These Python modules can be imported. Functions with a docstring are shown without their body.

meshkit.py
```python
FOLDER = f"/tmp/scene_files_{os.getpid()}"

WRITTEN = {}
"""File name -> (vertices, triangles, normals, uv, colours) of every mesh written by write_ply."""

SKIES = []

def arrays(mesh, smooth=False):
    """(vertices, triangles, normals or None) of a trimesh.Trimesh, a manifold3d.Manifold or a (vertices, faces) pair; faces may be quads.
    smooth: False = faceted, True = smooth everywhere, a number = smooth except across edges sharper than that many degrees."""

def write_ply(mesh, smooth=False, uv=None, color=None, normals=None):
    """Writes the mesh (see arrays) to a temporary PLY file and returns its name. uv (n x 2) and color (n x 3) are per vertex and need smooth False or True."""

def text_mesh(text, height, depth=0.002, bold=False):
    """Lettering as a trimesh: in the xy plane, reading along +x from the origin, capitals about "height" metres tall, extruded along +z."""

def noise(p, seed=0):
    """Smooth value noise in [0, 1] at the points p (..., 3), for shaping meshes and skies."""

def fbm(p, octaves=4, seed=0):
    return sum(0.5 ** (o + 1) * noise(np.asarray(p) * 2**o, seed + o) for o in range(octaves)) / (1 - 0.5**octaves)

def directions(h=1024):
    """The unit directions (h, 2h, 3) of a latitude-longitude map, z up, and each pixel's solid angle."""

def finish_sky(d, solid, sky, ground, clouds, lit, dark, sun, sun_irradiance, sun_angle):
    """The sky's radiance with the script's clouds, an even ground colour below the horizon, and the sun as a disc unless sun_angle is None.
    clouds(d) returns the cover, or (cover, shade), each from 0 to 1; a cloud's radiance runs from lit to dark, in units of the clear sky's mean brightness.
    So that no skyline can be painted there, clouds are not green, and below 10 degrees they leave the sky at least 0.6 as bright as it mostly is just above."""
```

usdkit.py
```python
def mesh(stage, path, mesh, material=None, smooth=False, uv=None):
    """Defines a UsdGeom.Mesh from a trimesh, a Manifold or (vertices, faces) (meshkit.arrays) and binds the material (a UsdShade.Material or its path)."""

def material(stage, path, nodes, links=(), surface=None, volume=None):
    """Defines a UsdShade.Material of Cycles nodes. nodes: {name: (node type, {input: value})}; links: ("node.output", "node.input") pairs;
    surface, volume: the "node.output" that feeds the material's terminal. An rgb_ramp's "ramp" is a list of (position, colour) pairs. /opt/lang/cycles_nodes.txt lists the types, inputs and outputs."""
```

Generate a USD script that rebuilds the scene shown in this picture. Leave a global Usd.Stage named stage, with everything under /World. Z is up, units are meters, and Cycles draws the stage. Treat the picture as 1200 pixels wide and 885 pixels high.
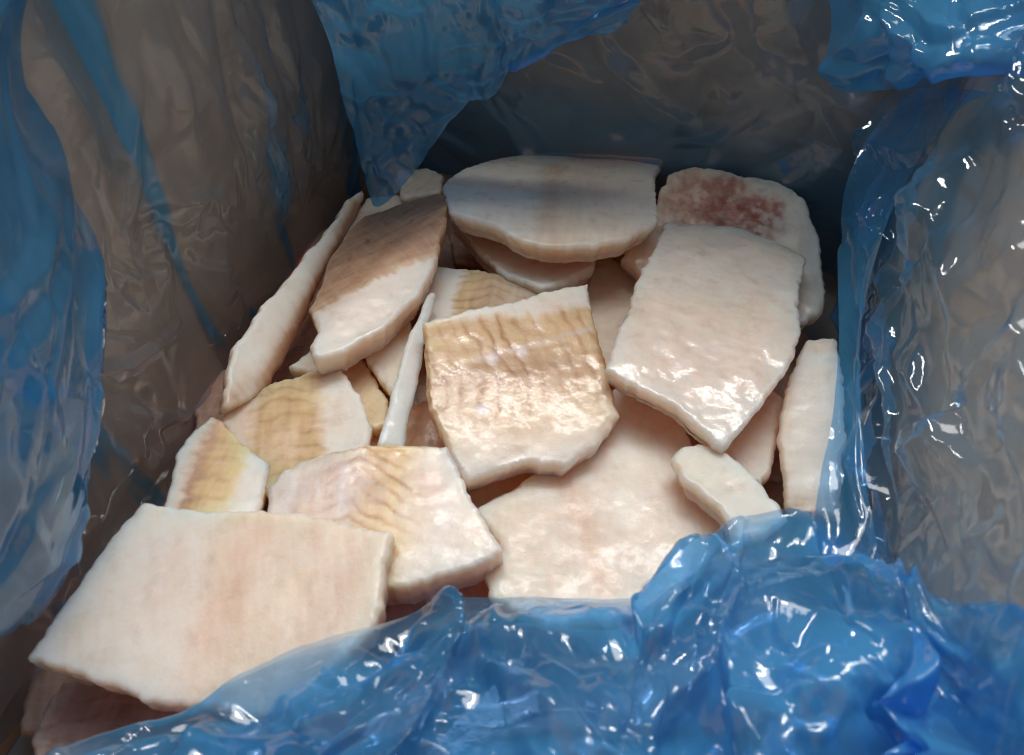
import math
import numpy as np
from scipy.interpolate import RectBivariateSpline, LinearNDInterpolator
from scipy.spatial import Delaunay, cKDTree
from shapely.geometry import Polygon, Point, LineString
import shapely
import usdkit, meshkit
from pxr import Usd, UsdGeom, UsdLux, UsdShade, Gf, Sdf, Vt

stage = Usd.Stage.CreateInMemory()
UsdGeom.SetStageUpAxis(stage, "Z"); UsdGeom.SetStageMetersPerUnit(stage, 1.0)
UsdGeom.Xform.Define(stage, "/World"); UsdGeom.Scope.Define(stage, "/World/Looks")
T = Sdf.ValueTypeNames

# ------------------------------------------------------------------ camera
EYE = np.array([0, 0, .289]); PITCH = math.radians(52); FPX = 900.0
RIGHT = np.array([1.0, 0, 0])
FWD = np.array([0, math.cos(PITCH), -math.sin(PITCH)])
UP = np.array([0, math.sin(PITCH), math.cos(PITCH)])
EXPOSURE = 0.24
cam = UsdGeom.Camera.Define(stage, "/World/camera")
cam.CreateHorizontalApertureAttr(36.0); cam.CreateVerticalApertureAttr(36.0 * 755 / 1024)
cam.CreateFocalLengthAttr(36.0 * FPX / 1200)
cam.CreateFStopAttr(13.0); cam.CreateFocusDistanceAttr(.375)
cam.CreateClippingRangeAttr(Gf.Vec2f(.01, 100)); cam.CreateExposureAttr(EXPOSURE)
m = Gf.Matrix4d(1.0)
for i, a in enumerate((RIGHT, UP, -FWD, EYE)):
    for j in range(3):
        m[i, j] = float(a[j])
cam.AddTransformOp().Set(m)


# ------------------------------------------------------------------ lamps of the room
def rect_light(name, pos, aim, w, h, power, color):
    L = UsdLux.RectLight.Define(stage, "/World/" + name)
    L.CreateWidthAttr(w); L.CreateHeightAttr(h); L.CreateIntensityAttr(power); L.CreateColorAttr(Gf.Vec3f(*color))
    p, t = np.array(pos, float), np.array(aim, float)
    z = (p - t) / np.linalg.norm(p - t); x = np.cross([0, 1, 0], z); x /= np.linalg.norm(x); y = np.cross(z, x)
    mm = Gf.Matrix4d(1.0)
    for i, a in enumerate((x, y, z, p)):
        for j in range(3):
            mm[i, j] = float(a[j])
    L.AddTransformOp().Set(mm)


WARM = (1.0, .965, .915)
rect_light("ceiling_lamp", (.05, .70, 1.32), (.0, .2, 0), 1.1, .6, 5.9, WARM)
rect_light("ceiling_lamp_001", (-.95, .95, .88), (.0, .2, 0), .05, 1.1, 58.0, WARM)
rect_light("ceiling_lamp_003", (1.10, .95, .95), (.0, .2, 0), .05, .9, 46.0, WARM)
rect_light("ceiling_lamp_002", (.25, .80, 1.4), (.0, .15, 0), .9, .05, 56.0, (1, .97, .95))
dome = UsdLux.DomeLight.Define(stage, "/World/room_ambient")
dome.CreateIntensityAttr(1.0)
amb = usdkit.material(stage, "/World/Looks/room_ambient", {"b": ("background_shader", {"color": (.95, .97, 1.0), "strength": .15})}, surface="b.background")
UsdShade.MaterialBindingAPI.Apply(dome.GetPrim()).Bind(amb)


# ------------------------------------------------------------------ helpers
def ray(px, py):
    return FWD + RIGHT * (px - 600) / FPX - UP * (py - 442.5) / FPX


def at(px, py, z):
    r = ray(px, py)
    return EYE + r * (z - EYE[2]) / r[2]


def on_plane(px, py, p0, n):
    r = ray(px, py)
    return EYE + r * (np.dot(p0 - EYE, n) / np.dot(r, n))


_q = np.linalg.qr(np.random.default_rng(4).normal(size=(3, 3)))[0]
TURN = [np.linalg.matrix_power(_q, k + 1) for k in range(6)]


def fbm(p, octaves=4, seed=0):
    """Fractal noise whose octaves are turned against each other, so that no lattice shows."""
    p = np.asarray(p, float)
    return sum(.5 ** (o + 1) * meshkit.noise(p @ TURN[o] * 1.93 ** o, seed + o) for o in range(octaves)) / (1 - .5 ** octaves)


used = {}


def numbered(name):
    k = used.get(name, -1) + 1
    used[name] = k
    return name if k == 0 else f"{name}_{k:03d}"


def tag(prim, label=None, category=None, group=None, kind=None):
    for k, v in (("label", label), ("category", category), ("group", group), ("kind", kind)):
        if v:
            prim.SetCustomDataByKey(k, v)


def thing(name, label, category, group=None):
    x = UsdGeom.Xform.Define(stage, "/World/" + numbered(name)).GetPrim()
    tag(x, label, category, group)
    return x


def put(name, v, f, mat, parent=None, smooth=True, color=None, scalar=None):
    path = (str(parent.GetPath()) if parent else "/World") + "/"
    key = path + name
    k = used.get(key, -1) + 1
    used[key] = k
    if not parent:
        name = numbered(name)
    elif k:
        name = f"{name}_{k:03d}"
    g = usdkit.mesh(stage, path + name, (v, f), mat, smooth=smooth)
    api = UsdGeom.PrimvarsAPI(g)
    if color is not None:
        api.CreatePrimvar("tone", T.Color3fArray, "vertex").Set(Vt.Vec3fArray.FromNumpy(np.asarray(color, np.float32)))
    for nm, val in (scalar or {}).items():
        if np.ndim(val) == 2:
            api.CreatePrimvar(nm, T.Float3Array, "vertex").Set(Vt.Vec3fArray.FromNumpy(np.asarray(val, np.float32)))
        else:
            api.CreatePrimvar(nm, T.FloatArray, "vertex").Set(Vt.FloatArray.FromNumpy(np.asarray(val, np.float32)))
    return g.GetPrim()


def sstep(a, b, x):
    t = np.clip((x - a) / (b - a), 0, 1)
    return t * t * (3 - 2 * t)


# ------------------------------------------------------------------ materials
def fish_material():
    """Wet flesh: fibres run along the piece ('loc' = metres across, along and through it), pale seams between the muscle flakes, frost specks and a broken glaze."""
    return usdkit.material(stage, "/World/Looks/fish_flesh", {
        "tone": ("attribute", {"attribute": "tone"}),
        "wet": ("attribute", {"attribute": "wet"}),
        "loc": ("attribute", {"attribute": "loc"}),
        "geo": ("texture_coordinate", {}),
        "n1": ("noise_texture", {"scale": 130.0, "detail": 6.0, "roughness": .65}),
        "r1": ("rgb_ramp", {"ramp": [(.28, (.87, .82, .79)), (.5, (.98, .97, .96)), (.75, (1.0, 1.0, 1.0))]}),
        "mul": ("mix", {"mix_type": "multiply", "fac": .6}),
        "fm": ("mapping", {"scale": (330.0, 110.0, 240.0)}),
        "fn": ("noise_texture", {"scale": 1.0, "detail": 4.0, "roughness": .6, "distortion": .5}),
        "fr": ("rgb_ramp", {"ramp": [(.32, (.90, .87, .85)), (.52, (1, 1, 1)), (.7, (1.06, 1.06, 1.06))]}),
        "mul2": ("mix", {"mix_type": "multiply", "fac": .12}),
        "wm": ("mapping", {"scale": (42.0, 120.0, 60.0)}),
        "wv": ("wave_texture", {"bands_direction": "y", "scale": .36, "distortion": 7.0, "detail": 3.0, "detail_scale": .8, "detail_roughness": .6}),
        "wr": ("map_range", {"from_min": .82, "from_max": 1.0, "to_min": 0.0, "to_max": .04, "clamp": True}),
        "seam": ("mix", {"mix_type": "mix", "color2": (.86, .82, .77)}),
        "n2": ("noise_texture", {"scale": 1500.0, "detail": 2.0, "roughness": .6}),
        "fz": ("map_range", {"from_min": .60, "from_max": .74, "to_min": 0.0, "to_max": .18, "clamp": True}),
        "frost": ("mix", {"mix_type": "mix", "color2": (.88, .87, .85)}),
        "n3": ("noise_texture", {"scale": 330.0, "detail": 4.0, "roughness": .6}),
        "h1": ("math", {"math_type": "multiply_add", "value2": .14}),
        "h2": ("math", {"math_type": "multiply_add", "value2": .35}),
        "bump": ("bump", {"strength": .20, "distance": .0010}),
        "n4": ("noise_texture", {"scale": 380.0, "detail": 3.0, "roughness": .5}),
        "cb": ("bump", {"strength": .13, "distance": .0010}),
        "rr": ("map_range", {"from_min": .35, "from_max": .65, "to_min": .26, "to_max": .60}),
        "p": ("principled_bsdf", {"subsurface_weight": .8, "subsurface_radius": (1.0, .50, .30), "subsurface_scale": .0035,
                                  "specular_ior_level": .35, "coat_roughness": .13, "coat_ior": 1.38}),
    }, [("geo.object", "n1.vector"), ("geo.object", "n2.vector"), ("geo.object", "n3.vector"), ("geo.object", "n4.vector"),
        ("loc.vector", "fm.vector"), ("fm.vector", "fn.vector"), ("loc.vector", "wm.vector"), ("wm.vector", "wv.vector"),
        ("n1.fac", "r1.fac"), ("tone.color", "mul.color1"), ("r1.color", "mul.color2"),
        ("fn.fac", "fr.fac"), ("mul.color", "mul2.color1"), ("fr.color", "mul2.color2"),
        ("wv.fac", "wr.value"), ("wr.result", "seam.fac"), ("mul2.color", "seam.color1"),
        ("n2.fac", "fz.value"), ("fz.result", "frost.fac"), ("seam.color", "frost.color1"), ("frost.color", "p.base_color"),
        ("fn.fac", "h1.value1"), ("n3.fac", "h1.value3"), ("n2.fac", "h2.value1"), ("h1.value", "h2.value3"), ("h2.value", "bump.height"), ("bump.normal", "p.normal"),
        ("n4.fac", "cb.height"), ("cb.normal", "p.coat_normal"),
        ("n1.fac", "rr.value"), ("rr.result", "p.roughness"), ("wet.fac", "p.coat_weight")], surface="p.BSDF")


def film_material():
    """Blue polyethylene film; 'plies' tells how many plies lie on each other there (gathers and folds)."""
    return usdkit.material(stage, "/World/Looks/blue_film", {
        "plies": ("attribute", {"attribute": "plies"}),
        "tr": ("math", {"math_type": "power", "value1": .77}),
        "tg": ("math", {"math_type": "power", "value1": .865}),
        "tb": ("math", {"math_type": "power", "value1": .955}),
        "tint": ("combine_color", {"color_type": "rgb"}),
        "clear": ("transparent_bsdf", {}),
        "dif": ("diffuse_bsdf", {"color": (.13, .56, 1.0)}),
        "trl": ("translucent_bsdf", {"color": (.13, .56, 1.0)}),
        "body": ("mix_closure", {"fac": .5}),
        "hz": ("math", {"math_type": "power", "value1": .90}),
        "hz1": ("math", {"math_type": "subtract", "value1": 1.0}),
        "mix1": ("mix_closure", {}),
        "geo": ("texture_coordinate", {}),
        "n": ("noise_texture", {"scale": 90.0, "detail": 4.0, "roughness": .6}),
        "bump": ("bump", {"strength": .15, "distance": .0012}),
        "lw": ("layer_weight", {"blend": .5}),
        "fr": ("math", {"math_type": "power", "value2": 4.0}),
        "fr2": ("math", {"math_type": "multiply_add", "value2": .80, "value3": .060, "use_clamp": True}),
        "gl": ("glossy_bsdf", {"color": (.95, .97, 1.0), "roughness": .055}),
        "out": ("mix_closure", {}),
    }, [("plies.fac", "tr.value2"), ("plies.fac", "tg.value2"), ("plies.fac", "tb.value2"), ("plies.fac", "hz.value2"),
        ("tr.value", "tint.r"), ("tg.value", "tint.g"), ("tb.value", "tint.b"), ("tint.color", "clear.color"),
        ("dif.BSDF", "body.closure1"), ("trl.BSDF", "body.closure2"), ("hz.value", "hz1.value2"),
        ("hz1.value", "mix1.fac"), ("clear.BSDF", "mix1.closure1"), ("body.closure", "mix1.closure2"),
        ("geo.object", "n.vector"), ("n.fac", "bump.height"), ("bump.normal", "gl.normal"), ("bump.normal", "lw.normal"),
        ("lw.facing", "fr.value1"), ("fr.value", "fr2.value1"), ("fr2.value", "out.fac"), ("mix1.closure", "out.closure1"), ("gl.BSDF", "out.closure2")], surface="out.closure")


CARD = usdkit.material(stage, "/World/Looks/brown_cardboard", {
    "geo": ("texture_coordinate", {}),
    "n": ("noise_texture", {"scale": 40.0, "detail": 6.0, "roughness": .65}),
    "r": ("rgb_ramp", {"ramp": [(.3, (.47, .29, .175)), (.7, (.57, .37, .24))]}),
    "n2": ("noise_texture", {"scale": 500.0, "detail": 3.0}),
    "b": ("bump", {"strength": .2, "distance": .0005}),
    "p": ("principled_bsdf", {"roughness": .75, "specular_ior_level": .25}),
}, [("geo.object", "n.vector"), ("geo.object", "n2.vector"), ("n.fac", "r.fac"), ("r.color", "p.base_color"), ("n2.fac", "b.height"), ("b.normal", "p.normal")], surface="p.BSDF")
TABLE = usdkit.material(stage, "/World/Looks/steel_table", {
    "geo": ("texture_coordinate", {}),
    "n": ("noise_texture", {"scale": 30.0, "detail": 4.0}),
    "r": ("map_range", {"from_min": .3, "from_max": .7, "to_min": .3, "to_max": .5}),
    "p": ("principled_bsdf", {"base_color": (.45, .46, .47), "metallic": .9}),
}, [("geo.object", "n.vector"), ("n.fac", "r.value"), ("r.result", "p.roughness")], surface="p.BSDF")
FISH = fish_material()
FILM = film_material()

# ------------------------------------------------------------------ the box
YAW = math.radians(17)
BD = np.array([math.sin(YAW), math.cos(YAW), 0])      # depth direction of the box
BW = np.array([math.cos(YAW), -math.sin(YAW), 0])     # width direction
BL = np.array([-.098, .412, 0]) + BD * .025                       # back left inner corner
WID, DEP, Z0, Z1 = .322, .425, -.047, .235
BR = BL + BW * WID; FL = BL - BD * DEP; FR = FL + BW * WID


def slab(p, a, b, zlo, zhi, t_out):
    """A wall panel from p+a to p+b (both along one direction), thickness towards t_out, with small rounded-looking chamfers along the top."""
    c = .0012
    q0, q1 = p + a, p + b
    th = np.linalg.norm(t_out); n = t_out / th
    prof = [(0, zlo), (th, zlo), (th, zhi - c), (th - c, zhi), (c, zhi), (0, zhi - c)]
    v = []
    for q in (q0, q1):
        for d, z in prof:
            v.append(q + n * d + np.array([0, 0, z]))
    k = len(prof); f = []
    for i in range(k):
        j = (i + 1) % k
        f += [(i, j, k + j), (i, k + j, k + i)]
    for i in range(1, k - 1):
        f += [(0, i + 1, i), (k, k + i, k + i + 1)]
    return np.array(v), np.array(f)


tb = np.array([[-.6, -.35, 0], [.7, -.35, 0], [.7, .85, 0], [-.6, .85, 0]])
tv = np.vstack([tb + [0, 0, Z0 - .0055], tb + [0, 0, Z0 - .035]])
tf = np.array([(0, 1, 2), (0, 2, 3), (4, 6, 5), (4, 7, 6)] + [x for i in range(4) for x in ((i, i + 4, (i + 1) % 4 + 4), (i, (i + 1) % 4 + 4, (i + 1) % 4))])
tag(put("table_top", tv, tf, TABLE, smooth=False), kind="structure")

box = thing("cardboard_box", "open brown cardboard carton lined with blue plastic film and filled with fish", "box")
th = .004
put("side_wall", *slab(BL, -BD * DEP, BD * 0, Z0, Z1, -BW * th), CARD, box, False)
put("side_wall", *slab(BR, -BD * DEP, BD * 0, Z0, Z1, BW * th), CARD, box, False)
put("back_wall", *slab(BL, -BW * th, BW * (WID + th), Z0, Z1, BD * th), CARD, box, False)
put("front_wall", *slab(FL, -BW * th, BW * (WID + th), Z0, Z1, -BD * th), CARD, box, False)
put("bottom_panel", *slab(FL - BD * .006, -BW * .006, BW * (WID + .006), Z0 - .0048, Z0 - .0004, BD * (DEP + .012)), CARD, box, False)
def flap(p, a, b, out, length, drop):
    """A flap folded outwards and hanging down from the top of a wall."""
    n = out / np.linalg.norm(out); t = .004
    q = [p + a, p + b]
    dirv = n * math.cos(drop) - np.array([0, 0, 1]) * math.sin(drop)
    nrm = n * math.sin(drop) + np.array([0, 0, 1]) * math.cos(drop)
    v = []
    for s in q:
        base = s + n * .0048 + np.array([0, 0, Z1 - .001])
        for d, e in ((0, 0), (length, 0), (length, t), (0, t)):
            v.append(base + dirv * d + nrm * e)
    f = [(0, 1, 5), (0, 5, 4), (1, 2, 6), (1, 6, 5), (2, 3, 7), (2, 7, 6), (3, 0, 4), (3, 4, 7), (0, 3, 2), (0, 2, 1), (4, 5, 6), (4, 6, 7)]
    put("flap", np.array(v), np.array(f), CARD, box, False)


flap(BL, -BD * (DEP - .004), -BD * .004, -BW, .13, math.radians(40))
flap(BR, -BD * (DEP - .004), -BD * .004, BW, .13, math.radians(35))
flap(BL, BW * .004, BW * (WID - .004), BD, .15, math.radians(-84))

# ------------------------------------------------------------------ the film liner
liner = thing("plastic_liner", "crumpled translucent blue plastic liner bag covering the inside of the carton around the fish", "liner bag")


def ridged(p, seed):
    return 1 - np.abs(2 * meshkit.noise(p, seed) - 1)


CALM = .08


def crumple(S, amp, size, seed, octaves=4, stretch=2.6, lean=None, spread=1.3):
    """Creased film: sums of sharp ridges whose lines run in random directions (around LEAN if given), in metres over S (n x 2)."""
    rng = np.random.default_rng(seed)
    w = np.stack([fbm(np.column_stack([S / (size * 1.3), np.full(len(S), 3.1 + k)]), 2, seed + 50 + k) for k in (0, 1)], 1) - .5
    P = S + w * size * 1.1
    h = np.zeros(len(S)); lam = size; a = amp
    for o in range(octaves):
        for _ in range(2):
            th = rng.uniform(0, math.pi) if lean is None else lean + rng.normal(0, spread * .5)
            c, s = math.cos(th), math.sin(th)
            q = np.column_stack([(P[:, 0] * c + P[:, 1] * s) / (lam * stretch), (-P[:, 0] * s + P[:, 1] * c) / lam, np.full(len(S), rng.uniform(0, 50))])
            mask = sstep(.3, .7, meshkit.noise(np.column_stack([P / (lam * 1.7), np.full(len(S), rng.uniform(0, 50))]), seed + 9 * o))
            h += CALM * a * (np.abs(2 * meshkit.noise(q, seed + o) - 1) - .35) * (.15 + .85 * mask)
        lam *= .5; a *= .42
    return h


def facets(S, size, slope, seed, stretch=(1, 1)):
    """Flat facets meeting in sharp ridges and valleys: heights at random points, joined by plane triangles."""
    rng = np.random.default_rng(seed)
    Q = S / np.array(stretch) / size
    lo, hi = Q.min(0) - 2, Q.max(0) + 2
    n = int(np.prod(hi - lo) * 1.1) + 4
    C = np.vstack([rng.uniform(lo, hi, (n, 2)), [lo - 1, (lo[0] - 1, hi[1] + 1), hi + 1, (hi[0] + 1, lo[1] - 1)]])
    return LinearNDInterpolator(C, rng.normal(0, .30 * slope, len(C)) * rng.choice([.35, 1, 1.5], len(C)))(Q) * size


def creases(S, n, amp, width, length, seed, lean=None, spread=.5):
    """Long sharp ridges and valleys across the film, each a slightly curved line that dies out at its ends."""
    rng = np.random.default_rng(seed); lo, hi = S.min(0), S.max(0); h = np.zeros(len(S))
    for _ in range(n):
        c = rng.uniform(lo, hi); th = rng.uniform(0, math.pi) if lean is None else lean + rng.normal(0, spread)
        e = np.array([math.cos(th), math.sin(th)]); L = length * rng.uniform(.4, 1.5); w = width * rng.uniform(.5, 1.8)
        d = S - c; t = d @ e; x = d @ np.array([-e[1], e[0]]) + rng.normal(0, .12) * t ** 2 / L + .0015 * np.sin(t / L * 9 + rng.uniform(0, 6))
        fade = np.clip(1 - (t / L) ** 2, 0, 1) ** 1.5
        one = np.where(x > 0, 1.0, rng.uniform(.25, 1.0)) * w
        h += rng.choice([1, 1, -1]) * amp * rng.uniform(.3, 1.2) * fade * np.clip(1 - np.abs(x) / (1.7 * one), 0, 1)
    return h


def sheet(name, grid, spacing, seed, amp, size, plies, lean=None, stretch=2.6, octaves=3, facet=0.0, fsize=.02, label=None, fstretch=(1, 1), spread=1.3, glint=0.0, gstretch=(2.2, .7), gsize=.010, gmask=.50, clear=None, fine=0, flen=.016, calm_edge=False, nc=0, camp=.003, cwid=.006, clen=.05):
    """grid: rows x cols of world points; plies: function (u, v, S, h) -> number of plies. Splined, then creased along its normals."""
    G = np.array(grid, float); nr, ncol = G.shape[:2]
    lu = np.linalg.norm(np.diff(G, axis=1), axis=2).sum(1).mean(); lv = np.linalg.norm(np.diff(G, axis=0), axis=2).sum(0).mean()
    nu, nv = max(8, int(lu / spacing)), max(8, int(lv / spacing))
    r, c = np.linspace(0, 1, nr), np.linspace(0, 1, ncol)
    u, v = np.linspace(0, 1, nu), np.linspace(0, 1, nv)
    X = np.stack([RectBivariateSpline(r, c, G[..., k], kx=min(3, nr - 1), ky=min(3, ncol - 1))(v, u) for k in range(3)], -1)
    N = np.cross(np.gradient(X, axis=1), np.gradient(X, axis=0)); N /= np.linalg.norm(N, axis=2, keepdims=True) + 1e-12
    N *= np.sign((N * (EYE - X)).sum(2, keepdims=True).mean()) or 1
    UU, VV = np.meshgrid(u, v)
    S = np.column_stack([UU.ravel() * lu, VV.ravel() * lv])
    h = crumple(S, amp, size, seed, octaves, stretch, lean, spread)
    if facet:
        h = h + .9 * facets(S, fsize * 1.25, facet, seed + 77, fstretch) + .6 * facets(S, fsize * .45, facet, seed + 78, fstretch)
    if nc:
        h = h + creases(S, nc, camp, cwid, clen, seed + 61, lean, spread)
    if glint:
        gm = sstep(gmask, gmask + .16, fbm(np.column_stack([S / (np.array(gstretch) * .022), np.full(len(S), 5.5)]), 2, seed + 91))
        h = h + gm * (.9 * facets(S, gsize, glint, seed + 92, gstretch) + .5 * facets(S, gsize * .5, glint, seed + 93, gstretch))
    if fine:
        h = h + creases(S, fine, .0021, .0024 + .02 * (flen - .016), flen, seed + 63, lean, .9 if lean is None else .5)
    if calm_edge:
        h = h * (.25 + .75 * sstep(0, .10, VV.ravel())) * (1 if calm_edge is True else .25 + .75 * sstep(1, .8, VV.ravel()))
    # sideways wobble as well, so that edges are not straight
    wob = np.stack([fbm(np.column_stack([S / .05, np.full(len(S), 9.7 + k)]), 2, seed + 31 + k) - .5 for k in range(3)], 1) * amp * 1.3
    V = X.reshape(-1, 3) + N.reshape(-1, 3) * h[:, None] + wob
    if clear is not None:                       # stay off the cardboard
        d = (V - clear[0]) @ clear[1]
        V = V + np.maximum(0, .0012 - d)[:, None] * clear[1]
    i = np.arange(nv * nu).reshape(nv, nu)
    f = np.concatenate([np.stack([i[:-1, :-1], i[:-1, 1:], i[1:, 1:]], -1).reshape(-1, 3), np.stack([i[:-1, :-1], i[1:, 1:], i[1:, :-1]], -1).reshape(-1, 3)])
    pl = np.clip(plies(UU.ravel(), VV.ravel(), S, h), .4, 12)
    p = put(name, V, f, FILM, liner, True, scalar={"plies": pl})
    if label:
        tag(p, label)
    return p


def nz(S, size, seed, sx=1.0, sy=1.0):
    return fbm(np.column_stack([S[:, 0] / (size * sx), S[:, 1] / (size * sy), np.full(len(S), .37 + seed)]), 3, seed)


def pxgrid(rows):
    return [[at(*p) for p in r] for r in rows]


UPV = np.array([0, 0, 1.0])
# the film lying on the left wall, from the front corner (u=0) to the back corner (u=1), top to bottom; its foot runs in under the fish
zs = [.239, .15, .07, .01, -.03]
off = [.002, .008, .010, .005, .003]
g = [[BL - BD * (DEP * (1 - s) - .004 * (1 - s) + .008 * s) + BW * (o + .004 * math.sin(7 * s + 20 * z)) + UPV * z for s in np.linspace(0, 1, 9)] for z, o in zip(zs, off)]
sheet("left_side_film", g, .0013, 11, .0045, .045, lambda u, v, S, h: .75 + 4.5 * sstep(.62, .74, nz(S, .05, 5, .3, 4.0)) + .5 * nz(S, .04, 6, .5, 3), lean=math.pi / 2, stretch=4.5, facet=.16, fsize=.045, fstretch=(.6, 2.4), spread=.45, glint=1.5, gstretch=(.7, 2.6), gsize=.010, gmask=.56, fine=60, flen=.045, nc=46, camp=.0045, cwid=.007, clen=.06, clear=(BL, BW))
# on the back wall; its foot slides forward over the rearmost fish
def back_pt(s, z, o):
    return BL + BW * (WID * s) - BD * o + UPV * z
rows = [(.239, .003), (.13, .009), (.07, .013), (.03, .014), (-.005, .012), (-.042, .008)]
g = [[back_pt(.005 + .99 * t, z, o + .004 * math.sin(5 * t + k)) for t in np.linspace(0, 1, 9)] for k, (z, o) in enumerate(rows)]
sheet("back_side_film", g, .0018, 23, .0035, .05, lambda u, v, S, h: .9 + 1.8 * sstep(.45, .62, v) + .8 * nz(S, .05, 8), stretch=2.2, facet=.14, fsize=.04, fine=30, flen=.04, nc=30, camp=.0035, cwid=.008, clen=.08, clear=(BL, -BD))
# on the right wall, bulging into the box
zs = [.240, .15, .085, .035, .004, -.03]
off = [.000, .010, .018, .018, .012, .010]
g = [[BR - BD * (DEP * s + .006 * (1 - s)) - BW * (o + .006 * math.sin(6 * s + 1) + .004) + UPV * z for s in np.linspace(0, 1, 10)] for z, o in zip(zs, off)]
sheet("right_side_film", g, .0012, 37, .0042, .035, lambda u, v, S, h: .7 + 1.3 * sstep(.45, .95, v) + 1.0 * nz(S, .035, 12), stretch=3.4, facet=.46, fsize=.018, fstretch=(1.5, .8), glint=1.8, gstretch=(3.4, .7), gsize=.012, gmask=.55, fine=170, flen=.022, nc=70, camp=.0044, cwid=.0050, clen=.05, clear=(BR, -BW))

g = [[FL + BW * (WID * a) + BD * (DEP * b) + UPV * (Z0 + .003) for a in np.linspace(.004, .996, 5)] for b in np.linspace(.996, .004, 5)]
sheet("floor_film", g, .0030, 49, .0008, .05, lambda u, v, S, h: 1.0 + 0 * u, clear=(np.array([0, 0, Z0]), UPV))
# left: the bag's mouth folded down over the inside of the left wall
g = pxgrid([[(-330, -90, .205), (-140, -90, .200), (-20, -90, .195), (70, -90, .185), (112, -80, .172), (104, -80, .160)],
            [(-330, 100, .195), (-140, 110, .185), (-40, 120, .172), (22, 125, .156), (46, 130, .140), (38, 132, .130)],
            [(-330, 300, .18), (-140, 300, .165), (-20, 300, .142), (66, 300, .120), (104, 290, .098), (96, 292, .086)],
            [(-330, 470, .17), (-140, 470, .150), (-20, 460, .124), (66, 455, .100), (107, 440, .078), (98, 442, .066)],
            [(-330, 620, .16), (-140, 620, .135), (-25, 610, .102), (54, 600, .078), (93, 590, .056), (84, 590, .046)],
            [(-330, 800, .15), (-160, 790, .115), (-60, 770, .078), (2, 745, .050), (40, 715, .035), (32, 715, .026)]])
sheet("left_fold", g, .0013, 41, .0040, .045, lambda u, v, S, h: 1.8 + 2.6 * nz(S, .05, 14, .5, 2) - .4 * sstep(.8, 1, u) , lean=math.pi / 2 + .2, stretch=4.2, facet=.09, fsize=.05, fstretch=(.7, 2.4), spread=.3, fine=24, flen=.045, nc=34, camp=.0026, cwid=.006, clen=.09, label="blue fold of film hanging over the left side")
# back: the folded mouth hanging in front of the back wall
g = pxgrid([[(330, -60, .150), (430, -60, .150), (520, -60, .150), (620, -60, .150), (720, -60, .150), (860, -60, .150)],
            [(375, 30, .118), (445, 20, .118), (525, 10, .122), (610, 0, .126), (700, -15, .13), (815, -30, .14)],
            [(400, 110, .080), (455, 85, .084), (525, 60, .096), (600, 40, .108), (680, 12, .118), (775, -5, .128)],
            [(420, 185, .044), (470, 140, .058), (535, 100, .076), (585, 82, .088), (655, 52, .102), (745, 12, .118)],
            [(432, 240, .018), (488, 196, .036), (550, 116, .064), (579, 105, .074), (640, 66, .092), (735, 22, .112)]])
sheet("back_fold", g, .0014, 53, .0035, .04, lambda u, v, S, h: 3.0 + 4.2 * nz(S, .04, 17, 2, .6), lean=.9, stretch=3, facet=.14, fsize=.03, fine=45, flen=.04, nc=46, camp=.003, cwid=.005, clen=.05, spread=.5, label="blue fold of film hanging over the back side")
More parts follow.
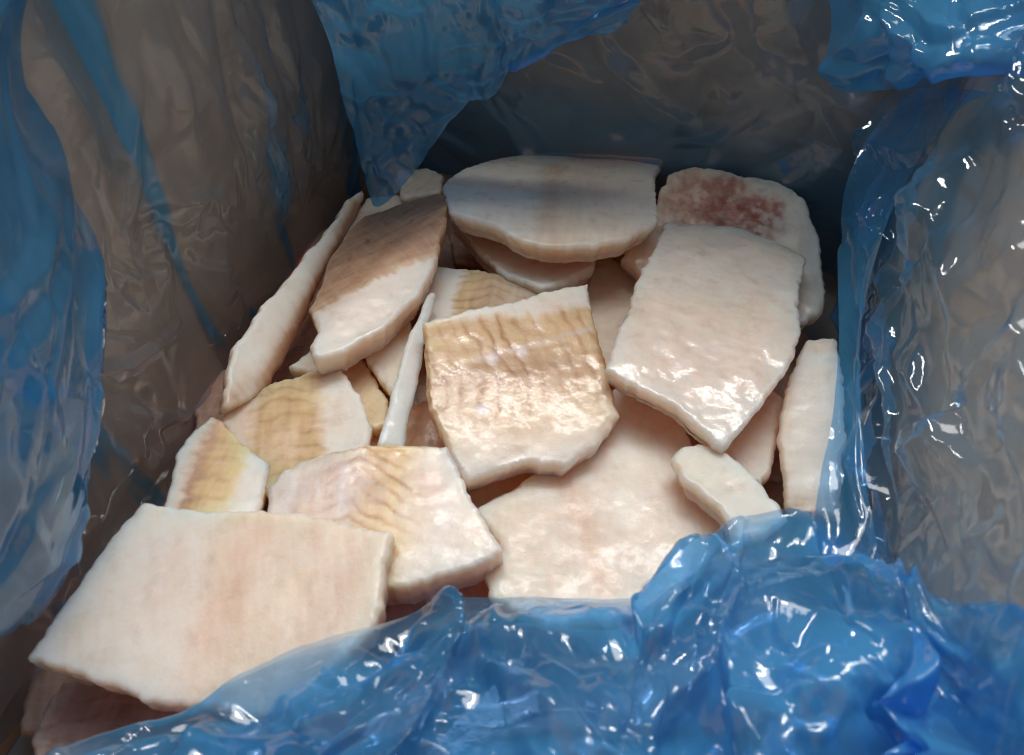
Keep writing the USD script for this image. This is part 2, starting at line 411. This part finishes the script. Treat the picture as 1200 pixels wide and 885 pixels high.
# back right corner: a wad of film at the top
g = pxgrid([[(950, -70, .150), (1040, -70, .155), (1130, -70, .16), (1300, -70, .165)],
            [(978, 20, .120), (1050, 10, .140), (1130, 5, .15), (1290, 0, .160)],
            [(972, 62, .105), (1050, 62, .130), (1130, 62, .142), (1290, 55, .155)],
            [(985, 98, .090), (1060, 98, .110), (1130, 97, .125), (1290, 92, .140)]])
sheet("corner_fold", g, .0014, 67, .0050, .03, lambda u, v, S, h: 5.0 + 4 * nz(S, .03, 19), stretch=2.2, facet=.26, fsize=.03, nc=26, camp=.0045, cwid=.005, clen=.035, label="blue wad of film at the back right corner")
# right: a loose ply standing off the wall, its front edge falling on the fish
g = pxgrid([[(1075, 108, .092), (1110, 105, .105), (1160, 110, .120)],
            [(1000, 195, .058), (1040, 190, .070), (1072, 190, .086)],
            [(980, 290, .046), (1010, 300, .056), (1026, 310, .066)],
            [(980, 400, .048), (1002, 410, .052), (1010, 420, .056)],
            [(968, 520, .048), (996, 530, .052), (1012, 540, .055)],
            [(946, 640, .048), (990, 650, .052), (1034, 660, .056)]])
sheet("right_fold", g, .0013, 71, .0028, .03, lambda u, v, S, h: 1.6 + 2.0 * nz(S, .03, 21), lean=math.pi / 2, stretch=2.8, facet=.10, fsize=.03, nc=12, camp=.0025, cwid=.004, clen=.05, spread=.3, label="blue ply of film along the right edge of the fish")
# front: the crumpled mouth of the bag thrown over the nearest fish
top = [(-60, 940), (60, 888), (150, 852), (235, 822), (330, 776), (430, 737), (500, 710), (560, 698), (640, 698), (720, 704), (765, 678), (820, 640), (880, 614), (950, 612), (1005, 640), (1065, 682), (1130, 722), (1210, 748), (1330, 790)]
def front_grid(lift, dip):
    rows = []
    for k, (dy, z) in enumerate(((0, .034), (30, .047), (75, .055), (130, .060), (200, .063), (300, .066), (430, .072))):
        rows.append([(x + (600 - x) * -.0004 * dy, y * (1 - .35 * k / 6) + .35 * k / 6 * 800 + dy + dip, z + lift + .006 * math.sin(j * 1.3 + k) + .055 * float(sstep(1010, 1250, x))) for j, (x, y) in enumerate(top)])
    return pxgrid(rows)
sheet("front_fold", front_grid(.010, 0), .0010, 83, .0052, .034, lambda u, v, S, h: 1.2 + 1.8 * sstep(.02, .25, v) * (.35 + nz(S, .03, 24)) + 3.6 * sstep(.46, .60, nz(S, .028, 25, 2.4, .5)) + 1.0 * nz(S, .06, 27), stretch=3.6, facet=.32, fsize=.040, fstretch=(1.4, .8), glint=.8, gstretch=(3.0, .7), gsize=.014, gmask=.55, fine=200, calm_edge=True, nc=130, camp=.0058, cwid=.0060, clen=.065, label="crumpled blue film folded over the front of the fish")
sheet("under_fold", front_grid(-.004, 34), .0015, 91, .0050, .04, lambda u, v, S, h: 1.4 + 2.0 * nz(S, .03, 26), stretch=2.6, facet=.2, fsize=.04, calm_edge=True, nc=40, camp=.004, cwid=.007, clen=.05, label="second ply of blue film under the front fold")

# ------------------------------------------------------------------ the fish
W_ = (.745, .655, .595); CREAM = (.725, .60, .50); PINK = (.74, .545, .46); YEL = (.60, .42, .24); TAN = (.46, .29, .165)
BRN = (.40, .235, .14); DKB = (.27, .15, .10); GREY = (.66, .625, .575); SILV = (.70, .66, .70); RED = (.42, .13, .09)


def piece(label, outline, z, slope=(0, 0), T=.013, bev=.003, r=.0035, ramp=((0, W_), (1, W_)), axis=None, streaks=(), blobs=(), chev=None, bend=(0, 0), crease=None, rough=.0011, wet=.25, seed=0, lump=.0008, sd=.10, name="fish_fillet"):
    """One cut of fillet. outline: the corners of its upper face as seen, lifted to the plane through height z at its middle with slopes (dz/dx, dz/dy);
    T thickness; bev how far the lower face is drawn in; ramp colours along axis (two points); chev (period, slant, depth, from, to): muscle segments."""
    O = np.array(outline, float)
    c = O.mean(0); p0 = at(c[0], c[1], z)
    n = np.array([-slope[0], -slope[1], 1.0]); n /= np.linalg.norm(n)
    P3 = np.array([on_plane(x, y, p0, n) for x, y in O])
    ex = np.cross([0, 1.0, 0], n); ex /= np.linalg.norm(ex); ey = np.cross(n, ex)
    to2 = lambda A: np.column_stack([(A - p0) @ ex, (A - p0) @ ey])
    flat0 = lambda x, y: to2(on_plane(x, y, p0, n)[None])[0]

    def warpz(A2):
        w = bend[0] * A2[:, 0] ** 2 + bend[1] * A2[:, 1] ** 2
        if crease:
            e0, e1 = flat0(*crease[0]), flat0(*crease[1]); ed = (e1 - e0) / np.linalg.norm(e1 - e0); en = np.array([ed[1], -ed[0]])
            dd = (A2 - e0) @ en * crease[3]
            w = w - crease[2] * .5 * (dd + np.sqrt(dd ** 2 + .003 ** 2))
        return w
    q = to2(P3)
    for _ in range(6):
        w = warpz(q)
        q = to2(np.array([on_plane(O[i][0], O[i][1], p0 + n * w[i], n) for i in range(len(O))]))
    flat = lambda x, y: to2(on_plane(x, y, p0, n)[None])[0]
    # outline: rounded corners, then a ragged edge
    pg = Polygon(q).buffer(0)
    if pg.geom_type != "Polygon":
        pg = max(pg.geoms, key=lambda s: s.area)
    pg = pg.buffer(-.0010, join_style=1).buffer(.0010 + .0010, join_style=1).buffer(-.0010, join_style=1)
    if pg.geom_type != "Polygon":
        pg = max(pg.geoms, key=lambda s: s.area)
    step = .0010
    ring = shapely.get_coordinates(pg.exterior)
    line = LineString(ring); L = line.length; nb = int(L / step)
    B = np.array([line.interpolate(L * k / nb).coords[0] for k in range(nb)])
    if not pg.exterior.is_ccw:
        B = B[::-1]
    tg = np.roll(B, -1, 0) - np.roll(B, 1, 0); tg /= np.linalg.norm(tg, axis=1, keepdims=True); out = np.column_stack([tg[:, 1], -tg[:, 0]])
    rag = (fbm(np.column_stack([B / .0055, np.full(nb, seed * 1.7)]), 3, seed) - .5) * rough * 2.2 + (meshkit.noise(np.column_stack([B / .016, np.full(nb, seed * 2.1)]), seed + 3) - .5) * rough * 2.6
    rag += (fbm(np.column_stack([B / .0028, np.full(nb, seed * 1.3)]), 2, seed + 9) - .5) * rough * 1.6
    B = B + out * rag[:, None]
    pg2 = Polygon(B).buffer(0)
    if pg2.geom_type != "Polygon":
        pg2 = max(pg2.geoms, key=lambda s: s.area)
    lo, hi = B.min(0), B.max(0)
    gx, gy = np.meshgrid(np.arange(lo[0], hi[0], step), np.arange(lo[1], hi[1], step * .866))
    gx = gx + (np.arange(gx.shape[0]) % 2)[:, None] * step / 2
    I = np.column_stack([gx.ravel(), gy.ravel()])
    I += np.random.default_rng(seed).uniform(-.2, .2, I.shape) * step
    inner = pg2.buffer(-step * .7)
    I = I[shapely.contains_xy(inner, I[:, 0], I[:, 1])]
    A = np.vstack([B, I]); tri = Delaunay(A).simplices
    cen = A[tri].mean(1)
    tri = tri[shapely.contains_xy(pg2.buffer(1e-5), cen[:, 0], cen[:, 1])]
    a, b_, c_ = A[tri[:, 0]], A[tri[:, 1]], A[tri[:, 2]]
    area = (b_[:, 0] - a[:, 0]) * (c_[:, 1] - a[:, 1]) - (b_[:, 1] - a[:, 1]) * (c_[:, 0] - a[:, 0])
    tri = tri[np.abs(area) > 1e-10]; area = area[np.abs(area) > 1e-10]
    tri[area < 0] = tri[area < 0][:, ::-1]
    dist = np.zeros(len(A)); dist[nb:] = shapely.distance(pg2.exterior, shapely.points(A[nb:]))
    fil = lambda d, rr: rr * (1 - np.sqrt(np.clip(1 - (1 - np.clip(d / rr, 0, 1)) ** 2, 0, 1)))
    rvar = r * .42 * (.4 + .9 * meshkit.noise(np.column_stack([A / .02, np.full(len(A), seed)]), seed + 5))
    ztop = -fil(dist, np.minimum(rvar, T * .45))
    # surface relief
    pt = np.column_stack([A / .02, np.full(len(A), seed * 3.3)])
    ztop += (fbm(pt, 4, seed + 7) - .5) * lump * 3 * sstep(0, .004, dist)
    # colours
    if axis is None:
        axis = ((outline[0][0], outline[0][1]), (outline[2][0], outline[2][1]))
    a0, a1 = flat(*axis[0]), flat(*axis[1])
    ad = a1 - a0; al = np.linalg.norm(ad); ad /= al; an = np.array([-ad[1], ad[0]])
    warp = (fbm(np.column_stack([A / .018, np.full(len(A), seed + .5)]), 3, seed + 11) - .5) * .16
    s_raw = (A - a0) @ ad / al
    pl_, pn_ = (A - a0) @ ad, (A - a0) @ an
    feather = fbm(np.column_stack([pl_ / .014, pn_ / .0026, np.full(len(A), seed + .7)]), 3, seed + 17) - .5
    s = s_raw + warp + feather * .0085 / al; l = (A - a0) @ an
    rs = sorted(ramp, key=lambda e: e[0])
    col = np.stack([np.interp(s, [e[0] for e in rs], [e[1][k] for e in rs]) for k in range(3)], 1)
    if chev:
        per, slant, depth, s0, s1 = chev[:5]
        mid = chev[5] if len(chev) > 5 else .5 * (s0 + s1)
        ph = (l + slant * al * np.abs(s_raw + warp * .25 - mid)) / per + .25 * (fbm(np.column_stack([A / .012, np.full(len(A), seed + .9)]), 3, seed + 13) - .5) * 5
        fr = ph - np.floor(ph)
        groove = np.exp(-((fr - .5) / .15) ** 2) * (.3 + 1.2 * meshkit.noise(np.column_stack([np.floor(ph) * 2.3, s_raw * 3, np.full(len(A), seed)]), seed + 2))
        mk = sstep(s0 - .06, s0 + .06, s) * sstep(s1 + .06, s1 - .06, s) * (.35 + .9 * meshkit.noise(np.column_stack([A / .012, np.full(len(A), seed + 4.0)]), seed + 15))
        ztop -= .14 * depth * groove * mk
        seg = meshkit.noise(np.column_stack([np.floor(ph) * 1.37, np.floor(ph) * .71, np.zeros(len(A))]) + seed, seed)
        col *= 1 - (mk * (470 * depth * groove * np.array([[.7, 1, 1.3]]).T + .10 * (seg - .5))).T
    for (x, y, x2, y2, wpx, cc, k) in streaks:
        e0, e1 = flat(x, y), flat(x2, y2); ed = e1 - e0; el = np.linalg.norm(ed) + 1e-9; ed /= el
        tt = np.clip((A - e0) @ ed, 0, el); dd = np.linalg.norm(A - e0 - tt[:, None] * ed, axis=1)
        ww = wpx / 2450.0
        m_ = k * np.exp(-(dd / ww) ** 2) * (.25 + 1.3 * fbm(np.column_stack([A / .008, np.full(len(A), x * .1)]), 3, seed + 21))
        col += (np.array(cc) - col) * np.clip(m_, 0, 1)[:, None]
    for (x, y, rp, cc, k) in blobs:
        e0 = flat(x, y); dd = np.linalg.norm(A - e0, axis=1) / (rp / 2450.0)
        m_ = k * sstep(1.2, .3, dd + (fbm(np.column_stack([A / .006, np.full(len(A), y * .1)]), 3, seed + 23) - .5) * 1.2)
        m_ = m_ * (.3 + .7 * sstep(.34, .58, fbm(np.column_stack([A / .0035, np.full(len(A), x * .1)]), 3, seed + 27)))
        col += (np.array(cc) - col) * np.clip(m_, 0, 1)[:, None]
    mott = fbm(np.column_stack([A / .009, np.full(len(A), seed + 2.2)]), 4, seed + 25)[:, None]
    col *= 1 + (mott - .5) * np.array([[.10, .16, .24]])
    grain = fbm(np.column_stack([pl_ / .0022, pn_ / .011, np.full(len(A), seed + 1.7)]), 4, seed + 19)[:, None] - .5
    col *= 1 + grain * np.clip(.72 - col[:, 1:2], 0, .5) * np.array([[1.3, 1.7, 2.0]])
    # large shape
    verts = [np.column_stack([A, ztop + warpz(A)])]; faces = [tri]; cols = [col]; base = len(A)
    prev = np.arange(nb); rows = 7; zt0 = ztop[:nb]
    for k in range(1, rows + 1):
        t = k / rows
        zz = zt0 + (-T + fil(np.zeros(nb), min(r, T * .4)) - zt0) * t
        B2 = B - out * (bev * t ** 1.3) + out * (.0004 * math.sin(math.pi * t))
        jit = (fbm(np.column_stack([B2 / .006, zz / .004 + seed]), 3, seed + 33) - .5) * rough * 1.3
        B2 = B2 + out * jit[:, None]
        verts.append(np.column_stack([B2, zz + warpz(B2)]))
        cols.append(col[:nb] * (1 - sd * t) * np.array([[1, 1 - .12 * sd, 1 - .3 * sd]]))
        cur = base + np.arange(nb); nx, pv = np.roll(cur, -1), np.roll(prev, -1)
        faces += [np.column_stack([prev, cur, nx]), np.column_stack([prev, nx, pv])]
        prev = cur; base += nb
    # under side: the same plan, drawn in
    sh = A.copy(); sh[:nb] -= out * bev
    ctr = A[:nb].mean(0)
    zb = -T + fil(np.maximum(dist, 0), min(r, T * .4))
    if bev:
        fac = 1 - bev / max(.01, np.abs(A - ctr).max())
        sh[nb:] = ctr + (A[nb:] - ctr) * fac
    verts.append(np.column_stack([sh, zb + warpz(sh)])); cols.append(col)
    faces.append(tri[:, ::-1] + base)
    V = np.vstack(verts); F = np.vstack(faces); C = np.clip(np.vstack(cols) * .945, .02, .9)
    Wd = p0 + V[:, :1] * ex + V[:, 1:2] * ey + V[:, 2:3] * n
    o = p0 - n * T
    loc = np.column_stack([(V[:, :2] - a0) @ ad, (V[:, :2] - a0) @ an, V[:, 2]]) + seed * .37
    wt = np.clip(wet * (.3 + 1.4 * fbm(Wd / .012, 3, seed + 41)), 0, 1)
    prim = put(name, Wd, F, FISH, None, True, color=C, scalar={"wet": wt, "loc": loc})
    tag(prim, label, "fish piece", "fish fillet pieces piled in the carton")
    return prim


# --- top layer
piece("large pale fillet slab nearest the viewer at lower left, faint pink streaks, flat upper face",
      [(167, 590), (240, 598), (350, 603), (405, 612), (462, 623), (450, 672), (434, 738), (390, 790), (330, 838), (235, 832), (205, 826), (120, 800), (33, 771), (75, 705), (120, 645)],
      .036, (.05, -.04), .017, .0015, .0022, ((0, W_), (.42, W_), (.5, CREAM), (1, CREAM)), ((60, 760), (450, 660)),
      streaks=[(300, 612, 225, 810, 22, (.70, .51, .41), .75), (385, 620, 350, 790, 24, (.72, .54, .45), .6), (415, 640, 400, 740, 12, PINK, .5), (215, 640, 180, 720, 14, PINK, .3), (275, 690, 235, 750, 10, (.62, .42, .3), .35)], seed=1, wet=.25, lump=.0006)
piece("square yellow-brown fillet in the middle of the pile with ribbed brown band",
      [(494, 377), (530, 366), (600, 352), (690, 329), (697, 380), (712, 440), (728, 488), (700, 518), (662, 545), (622, 540), (570, 556), (548, 564), (530, 532), (500, 480), (497, 420)],
      .030, (-.08, .10), .018, .002, .0030, ((0, W_), (.08, W_), (.15, YEL), (.36, YEL), (.45, TAN), (.55, (.62, .44, .29)), (.72, (.68, .52, .37)), (.84, CREAM), (.95, W_), (1, W_)), ((590, 345), (640, 560)),
      streaks=[(560, 420, 690, 385, 4, SILV, .35), (540, 440, 620, 415, 12, BRN, .5)], blobs=[(578, 421, 9, SILV, .9), (612, 412, 8, SILV, .8), (565, 480, 8, SILV, .8)],
      chev=(.0072, .25, .0010, .12, .66, .48), seed=2, wet=.55, bend=(0, -.8))
piece("large pale rectangular fillet at right of the pile, glossy, tilted towards the viewer",
      [(787, 247), (830, 256), (870, 266), (910, 284), (944, 301), (938, 345), (938, 385), (925, 430), (905, 460), (880, 490), (848, 527), (822, 506), (795, 478), (762, 460), (709, 433), (722, 398), (747, 330)],
      .036, (-.04, -.04), .013, .003, .0028, ((0, W_), (.4, (.73, .63, .57)), (.6, (.73, .59, .51)), (1, W_)), ((860, 270), (800, 480)),
      streaks=[(760, 350, 900, 370, 24, (.76, .62, .5), .4), (770, 420, 880, 440, 30, PINK, .4)], seed=3, wet=.7, bend=(0, -1.6), lump=.0013)
piece("pale grey-white fillet lying under the blue film at the back wall",
      [(517, 215), (545, 196), (590, 184), (640, 178), (720, 178), (778, 181), (768, 215), (770, 258), (735, 281), (700, 287), (640, 289), (610, 283), (580, 263), (526, 249)],
      .030, (0, -.22), .014, .004, .004, ((0, W_), (.5, GREY), (.6, (.66, .57, .48)), (1, W_)), ((520, 220), (770, 230)),
      streaks=[(650, 190, 640, 285, 16, TAN, .5), (600, 275, 760, 270, 10, PINK, .4)], seed=4, wet=.3, rough=.0012, bend=(0, -1.5))
piece("cream fillet tucked beneath the grey-white fillet at the back",
      [(527, 253), (580, 262), (640, 280), (700, 285), (697, 312), (670, 325), (638, 337), (595, 322), (560, 293)],
      .010, (0, -.25), .013, .003, .004, ((0, CREAM), (1, W_)), ((540, 260), (690, 320)), seed=5, wet=.5)
piece("thick fillet with a raw red patch in the back right corner",
      [(727, 303), (735, 282), (770, 236), (785, 205), (815, 194), (850, 200), (880, 207), (912, 210), (945, 235), (962, 280), (968, 368), (930, 380), (850, 370), (780, 345), (745, 318)],
      .019, (.02, .16), .018, .003, .005, ((0, (.66, .50, .40)), (.3, (.66, .50, .42)), (.6, GREY), (1, GREY)), ((750, 260), (960, 280)),
      blobs=[(835, 240, 74, (.40, .21, .16), .95), (852, 245, 44, (.30, .10, .08), .85), (890, 255, 40, (.27, .075, .06), .9), (862, 218, 20, (.33, .12, .09), .7), (905, 240, 16, RED, .5)], seed=6, wet=.4, rough=.0016, lump=.0022)
piece("plain tan-white fillet sunk between the middle square one and the glossy right one",
      [(700, 292), (765, 330), (752, 352), (725, 400), (715, 440), (690, 430), (680, 360), (688, 320)],
      .002, (0, -.1), .014, .002, .003, ((0, (.70, .58, .47)), (1, CREAM)), ((700, 300), (720, 430)), seed=7)
piece("long narrow fillet standing on edge against the left wall",
      [(425, 221), (405, 240), (385, 266), (345, 318), (300, 372), (278, 404), (266, 440), (264, 478), (312, 462), (338, 410), (372, 340), (410, 268), (427, 232)],
      .020, (-.75, .05), .012, .001, .003, ((0, W_), (1, W_)), ((322, 340), (386, 316)), crease=((302, 464), (423, 228), 1.3, 1), seed=8, rough=.0010,
      streaks=[(314, 455, 425, 240, 13, (.42, .26, .16), 1.3), (270, 470, 300, 450, 20, (.5, .34, .25), .7)], sd=.35)
piece("thick fillet with a brown skin-side face and white cut band at the back left",
      [(523, 230), (512, 226), (470, 238), (428, 252), (405, 276), (388, 300), (374, 332), (364, 360), (373, 387), (364, 404), (364, 414), (372, 419), (400, 411), (450, 384), (500, 336), (512, 300), (524, 258)],
      .034, (-.10, .05), .019, .002, .0035, ((0, (.33, .20, .13)), (.2, (.38, .23, .15)), (.46, (.42, .26, .17)), (.58, (.55, .39, .27)), (.64, W_), (1, W_)), ((415, 265), (480, 360)),
      crease=((378, 384), (508, 262), .55, -1), streaks=[(380, 350, 480, 260, 10, BRN, .5), (430, 300, 510, 235, 8, DKB, .4)], seed=9, wet=.45)
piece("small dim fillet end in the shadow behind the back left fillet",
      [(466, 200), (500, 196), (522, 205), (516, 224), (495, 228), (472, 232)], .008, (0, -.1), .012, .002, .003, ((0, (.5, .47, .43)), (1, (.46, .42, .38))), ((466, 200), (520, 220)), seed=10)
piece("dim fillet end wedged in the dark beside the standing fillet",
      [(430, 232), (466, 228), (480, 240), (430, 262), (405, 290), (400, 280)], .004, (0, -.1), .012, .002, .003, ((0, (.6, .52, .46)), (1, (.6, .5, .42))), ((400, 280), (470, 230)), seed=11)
piece("yellow fillet with broad white end left of centre",
      [(255, 492), (263, 476), (300, 458), (340, 442), (385, 427), (402, 430), (420, 460), (433, 500), (432, 540), (400, 575), (330, 590), (296, 560), (275, 520)],
      .021, (.02, -.12), .015, .003, .003, ((0, (.72, .52, .40)), (.16, PINK), (.28, YEL), (.62, YEL), (.72, W_), (1, W_)), ((258, 500), (430, 480)),
      blobs=[(370, 470, 26, (.66, .50, .26), .5), (330, 520, 30, (.74, .54, .40), .5)], chev=(.008, .3, .0006, .2, .66), seed=12, wet=.3, rough=.0012)
piece("yellow-tan fillet curling up at the left wall above the large slab",
      [(247, 485), (222, 510), (205, 535), (195, 575), (191, 610), (235, 640), (296, 635), (309, 580), (318, 541), (300, 530), (287, 517), (268, 500)],
      .027, (-.05, -.10), .016, .003, .003, ((0, W_), (.10, (.74, .60, .50)), (.20, (.46, .28, .20)), (.32, YEL), (.6, (.74, .58, .34)), (.72, W_), (1, W_)), ((200, 560), (318, 575)),
      blobs=[(260, 565, 22, (.68, .46, .24), .6)], seed=13, wet=.3, bend=(-2.5, 0), chev=(.009, .2, .0005, .2, .6))
piece("fillet with feathered yellow bands and white corner in front of the middle square one",
      [(314, 572), (330, 552), (350, 540), (395, 528), (432, 521), (480, 520), (524, 522), (545, 570), (565, 605), (589, 645), (558, 664), (500, 680), (452, 690), (410, 700), (330, 690), (310, 620)],
      .028, (.0, .02), .022, .0008, .003, ((0, (.74, .60, .52)), (.14, (.72, .56, .46)), (.26, (.62, .46, .38)), (.36, (.66, .52, .42)), (.44, YEL), (.58, (.72, .54, .33)), (.68, CREAM), (.8, W_), (1, W_)), ((320, 590), (570, 600)),
      blobs=[(365, 565, 40, (.58, .48, .47), .7), (420, 575, 26, (.56, .44, .42), .6)], streaks=[(405, 545, 400, 600, 5, SILV, .8), (345, 560, 335, 600, 7, (.72, .62, .62), .6), (500, 560, 510, 580, 10, PINK, .7)],
      chev=(.0062, .55, .0011, .2, .64, .36), seed=14, wet=.4)
piece("broad pinkish flat fillet at lower right reaching under the front film",
      [(560, 596), (600, 570), (640, 545), (690, 510), (722, 452), (770, 474), (802, 492), (812, 530), (830, 565), (853, 602), (846, 640), (800, 690), (740, 730), (640, 735), (572, 700), (566, 672), (590, 645)],
      .014, (.0, -.06), .016, .003, .0028, ((0, CREAM), (.4, (.73, .615, .53)), (1, (.73, .62, .54))), ((580, 610), (830, 600)),
      streaks=[(672, 570, 705, 690, 12, (.70, .48, .36), .6), (655, 545, 672, 600, 14, PINK, .5), (735, 490, 735, 600, 20, (.84, .77, .7), .4)], seed=15, wet=.35, lump=.0008)
piece("small oblong fillet block resting on the broad fillet at lower right",
      [(783, 536), (797, 522), (818, 517), (850, 530), (880, 552), (902, 572), (922, 606), (900, 628), (862, 640), (852, 606), (835, 585), (800, 558)],
      .030, (.04, -.10), .014, .003, .005, ((0, (.74, .66, .57)), (1, W_)), ((800, 525), (900, 600)), seed=16, wet=.5, blobs=[(795, 540, 12, (.74, .5, .4), .5)])
piece("pinkish fillet end below the tip of the glossy right fillet",
      [(835, 524), (880, 488), (905, 450), (918, 468), (914, 500), (905, 548), (893, 567), (870, 558), (848, 535)],
      .010, (.1, -.1), .014, .002, .004, ((0, (.76, .6, .5)), (1, PINK)), ((840, 530), (910, 470)), seed=17)
piece("narrow white fillet with brown ends leaning on the right side",
      [(977, 394), (945, 396), (935, 415), (925, 440), (915, 490), (911, 530), (913, 575), (917, 598), (945, 607), (985, 608), (990, 520), (985, 440)],
      .024, (.35, -.05), .015, .003, .005, ((0, (.72, .5, .4)), (.12, W_), (.82, W_), (.94, (.60, .46, .36)), (1, (.55, .36, .28))), ((955, 395), (945, 607)),
      streaks=[(922, 450, 915, 590, 9, (.74, .52, .38), .6)], blobs=[(963, 408, 9, (.70, .36, .25), .6)], seed=18, wet=.3)
piece("upright sliver of white fillet edge left of the middle square one",
      [(512, 338), (503, 345), (493, 372), (478, 402), (462, 455), (446, 520), (473, 524), (485, 468), (494, 425), (498, 395), (508, 358)],
      .024, (-.5, .05), .006, .0005, .002, ((0, W_), (1, (.74, .7, .66))), ((520, 310), (460, 520)), seed=19, rough=.0005, wet=.5)
piece("fillet with a golden centre peeping out above the middle square one",
      [(508, 309), (545, 315), (600, 322), (640, 338), (640, 355), (560, 366), (500, 380), (496, 352)],
      .012, (0, -.05), .013, .002, .003, ((0, W_), (.28, W_), (.36, (.58, .42, .24)), (.7, (.52, .38, .26)), (1, (.6, .46, .36))), ((500, 335), (620, 345)), seed=20, wet=.5, chev=(.006, .4, .0005, .3, 1))
piece("pinkish fillet seen in the gap under the back left fillet",
      [(418, 402), (445, 388), (478, 372), (486, 400), (478, 440), (462, 466), (440, 440)],
      .012, (0, -.1), .013, .002, .003, ((0, (.66, .46, .32)), (.4, CREAM), (1, (.80, .66, .56))), ((440, 385), (460, 460)), seed=21)
piece("brown-edged fillet in the gap beside the white end of the yellow one",
      [(335, 430), (372, 405), (410, 408), (438, 440), (455, 468), (452, 500), (428, 500), (400, 440)],
      .008, (0, -.05), .013, .002, .003, ((0, (.74, .58, .46)), (.5, (.58, .38, .24)), (1, (.68, .5, .32))), ((350, 430), (450, 480)), seed=22, wet=.5, blobs=[(408, 432, 14, (.55, .30, .2), .6)])
piece("brown fillet scrap in the gap under the upright sliver",
      [(420, 478), (470, 480), (500, 470), (524, 500), (545, 545), (548, 585), (520, 560), (470, 540), (425, 530)],
      .000, (0, 0), .012, .002, .003, ((0, (.66, .55, .45)), (.5, (.56, .36, .24)), (1, (.5, .3, .2))), ((420, 500), (530, 520)), seed=23, wet=.4)
piece("pinkish fillet edge in the gap below the middle square one",
      [(545, 560), (590, 545), (650, 540), (690, 520), (680, 560), (610, 590), (565, 610), (548, 590)],
      -.002, (0, 0), .013, .002, .003, ((0, (.72, .58, .47)), (1, (.62, .44, .33))), ((550, 580), (660, 540)), seed=24)
piece("pinkish-brown fillet end under the front corner of the feathered one",
      [(436, 715), (470, 695), (540, 675), (575, 665), (590, 700), (540, 730), (470, 745), (430, 745)],
      .000, (0, 0), .014, .002, .003, ((0, (.56, .40, .34)), (1, (.48, .31, .25))), ((440, 720), (570, 690)), seed=25, wet=.4, blobs=[(500, 703, 8, W_, .8), (515, 708, 6, W_, .7)])
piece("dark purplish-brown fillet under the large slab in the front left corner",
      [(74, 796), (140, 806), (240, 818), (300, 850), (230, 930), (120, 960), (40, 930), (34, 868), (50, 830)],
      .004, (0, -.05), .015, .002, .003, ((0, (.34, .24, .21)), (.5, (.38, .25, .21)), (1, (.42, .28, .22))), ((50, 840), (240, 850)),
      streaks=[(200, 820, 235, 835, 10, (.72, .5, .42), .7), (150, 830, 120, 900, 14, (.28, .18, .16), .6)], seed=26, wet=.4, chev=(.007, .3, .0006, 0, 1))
# --- pieces deeper in the pile, seen only through the gaps
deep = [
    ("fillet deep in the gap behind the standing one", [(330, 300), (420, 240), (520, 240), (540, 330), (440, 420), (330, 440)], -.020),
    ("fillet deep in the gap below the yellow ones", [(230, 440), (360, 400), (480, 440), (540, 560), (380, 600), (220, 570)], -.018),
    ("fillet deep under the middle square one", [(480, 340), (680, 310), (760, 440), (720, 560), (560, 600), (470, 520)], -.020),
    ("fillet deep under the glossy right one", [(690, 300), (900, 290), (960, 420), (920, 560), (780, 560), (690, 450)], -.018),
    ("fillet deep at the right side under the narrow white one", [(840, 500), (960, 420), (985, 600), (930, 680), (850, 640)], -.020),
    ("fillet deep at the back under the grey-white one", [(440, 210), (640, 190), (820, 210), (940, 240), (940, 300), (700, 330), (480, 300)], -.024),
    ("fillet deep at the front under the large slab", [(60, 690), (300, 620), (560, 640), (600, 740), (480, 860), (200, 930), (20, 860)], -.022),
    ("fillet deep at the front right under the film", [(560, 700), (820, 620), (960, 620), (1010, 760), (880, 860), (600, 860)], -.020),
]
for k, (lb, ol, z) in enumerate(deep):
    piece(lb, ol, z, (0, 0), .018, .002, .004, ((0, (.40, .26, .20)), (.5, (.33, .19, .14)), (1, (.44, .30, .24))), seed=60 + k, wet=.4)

piece("small white scrap of fillet in the dark gap below the feathered one", [(495, 700), (508, 696), (520, 700), (516, 708), (502, 711)], .008, (0, 0), .005, .001, .002, ((0, W_), (1, W_)), seed=90, name="fillet_scrap")
